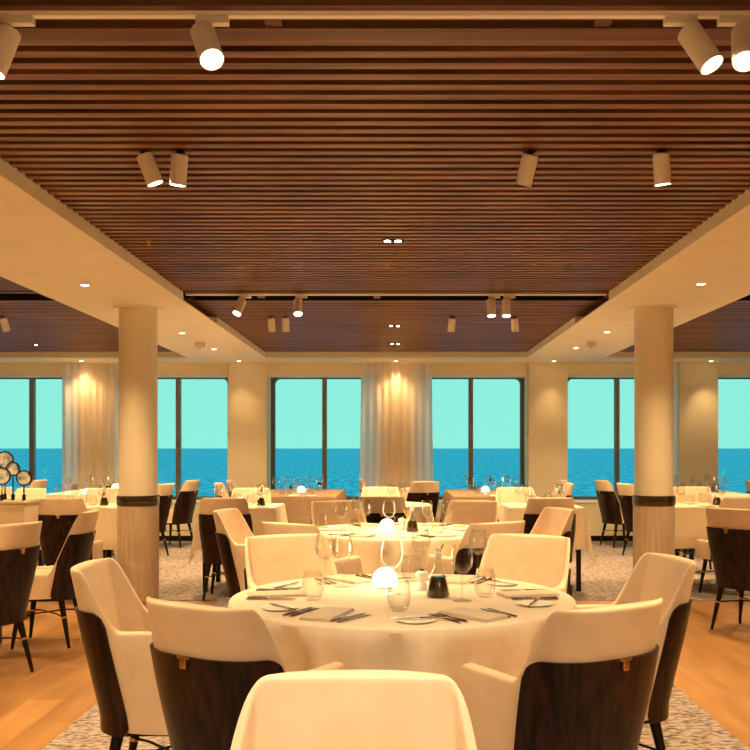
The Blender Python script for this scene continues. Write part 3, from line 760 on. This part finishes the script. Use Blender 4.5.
put_chair('s', -2.17, 11.15, 0, 'nearer of two cream chairs turned right, left of the left taupe table', G2)
put_chair('s', -2.19, 12.05, 0, 'farther of two cream chairs turned right, left of the left taupe table', G2)
put_chair('s', 2.12, 11.15, 180, 'nearer of two cream chairs turned left, right of the right taupe table', G2)
put_chair('s', 2.20, 12.05, 180, 'farther of two cream chairs turned left, right of the right taupe table', G2)
sq(-3.72, 11.5, .38, .75, 'the window table behind the left column', 25, n=4, lampp=False)
lamp(on(88, 495), 0, 'nearer glowing lamp on the window table behind the left column')
lamp(on(115.5, 489.5), 0, 'farther glowing lamp on the window table behind the left column')
sq(3.76, 11.5, .38, .75, 'the window table behind the right column', 26, n=4, lampp=False)
lamp(on(706, 495), 0, 'glowing lamp on the window table behind the right column')
put_chair('s', -2.61, 12.15, 165, 'dark backed chair right of the left column, the farther of two at the window', G2)
put_chair('s', -2.66, 10.95, 165, 'dark backed chair right of the left column, the nearer and half hidden one', G2)
put_chair('s', 2.64, 12.15, 15, 'dark backed chair left of the right column, the farther of two at the window', G2)
put_chair('s', 2.66, 11.0, 15, 'dark backed chair left of the right column, the nearer and half hidden one', G2)
sq(-2.90, 8.72, .36, .36, 'the square table just left of the left column', 27, lampp=False)
put_chair('s', -2.81, 7.72, 90, 'cream and dark walnut chair with its back to the camera, beside the pale oak console', G2)
put_chair('s', -3.02, 9.74, -90, 'cream chair facing the camera behind the table left of the left column', G2)
sq(2.86, 8.80, .36, .36, 'the square table just right of the right column', 28, lampp=False)
put_chair('s', 2.97, 7.86, 99, 'cream and dark chair with its back to the camera behind the rightmost chair', G2)
put_chair('s', 3.18, 10.05, -95, 'cream chair facing the camera behind the table right of the right column', G2)
sq(-4.48, 8.65, .36, .36, 'the square table behind the pale oak console', 29)
put_chair('s', -3.76, 9.70, -110, 'cream chair behind the pale oak console, seen right of the discs', G2)
put_chair('s', -4.32, 10.05, -90, 'cream chair behind the round discs on the console', G2)
sq(-5.68, 11.5, .42, .75, 'the window table at far left', 30)
put_chair('s', -4.62, 12.2, 175, 'small cream chair at the far left window, left of the curtain', G2)
sq(4.45, 8.80, .36, .36, 'the square table at the right edge', 31)
sq(5.35, 11.5, .42, .75, 'the window table at far right', 32)
put_chair('s', 4.50, 11.9, 0, 'cream chair at the far right window', G2)
put_chair('s', 4.42, 9.85, -90, 'cream chair behind the square table at the right edge', G2)
sq(-3.02, 5.75, .44, .44, 'the near table at the left edge', 33, n=2)
put_chair('s', -2.06, 5.16, 157, 'cream and dark chair cut by the left edge, nearest on the left', G2)
put_chair('s', -2.00, 6.20, 184, 'chair on the wooden floor just right of the chair at the left edge', G2)
sq(3.42, 6.75, .44, .44, 'the near table at the right edge', 34, n=2)
put_chair('s', 2.27, 6.42, 38, 'cream and dark chair cut by the right edge, nearest on the right', G2)

# ---- console with disc ornaments
t = thing('console', 'pale oak sideboard at the left edge carrying round disc ornaments', 'console', (-3.34, 7.14, 0))
bm = NB(); box(bm, -.54, .54, -.14, .14, .06, .88, .004); obj('cabinet_body', bm, 'console', t, smooth=False)
bm = NB(); box(bm, -.55, .55, -.15, .15, .88, .90, .004); obj('top_panel', bm, 'console', t, smooth=False)
bm = NB(); box(bm, -.50, .50, -.12, .12, .0003, .06); obj('plinth', bm, 'legwood', t, smooth=False)
for px, py, r, dy, lab in ((5, 460, 8.2, 7.22, 'tallest and largest round agate disc on a black stand'), (13, 469, 6.6, 7.15, 'round agate disc on a black stand, second from the right'),
                           (2, 476, 8.2, 7.08, 'round agate disc low at the left edge of the photo'), (24, 478, 7.3, 7.08, 'rightmost round agate disc on its own black stand')):
    x = (px - CX) / F * dy; zc = H - (py - CY) / F * dy; rr_ = r / F * dy; z0 = .9005
    t = thing('disc_ornament', lab, 'ornament', (x, dy, z0))
    bm = NB(); lathe(bm, [(0, 0), (.014, 0), (.014, .045), (0, .045)], 14); obj('stand_base', bm, 'legwood', t)
    bm = NB(); tube(bm, [(0, 0, .045), (0, 0, zc - z0 - rr_)], .005, 8); obj('rod', bm, 'legwood', t)
    bm = NB(); n = 28; pts = [(rr_ * math.cos(2 * PI * k / n), 0, zc - z0 + rr_ * math.sin(2 * PI * k / n)) for k in range(n)]
    rings = []
    for k in range(n):
        a = 2 * PI * k / n; c = Vector(pts[k]); rad = Vector((math.cos(a), 0, math.sin(a)))
        rings.append([bm.verts.new(c + rad * (.006 * math.cos(b)) + Vector((0, .008 * math.sin(b), 0))) for b in [2 * PI * q / 8 for q in range(8)]])
    for k in range(n):
        a, b = rings[k], rings[(k + 1) % n]
        for q in range(8): bm.faces.new((a[q], a[(q + 1) % 8], b[(q + 1) % 8], b[q]))
    obj('rim', bm, 'legwood', t)
    bm = NB(); fr = [bm.verts.new((p[0] * .98, -.004, zc - z0 + (p[2] - zc + z0) * .98)) for p in pts]; bk = [bm.verts.new((v.co.x, .004, v.co.z)) for v in fr]
    bm.faces.new(fr); bm.faces.new(bk[::-1])
    for q in range(n): bm.faces.new((fr[q], fr[(q + 1) % n], bk[(q + 1) % n], bk[q]))
    obj('disc', bm, 'agate', t, smooth=False)
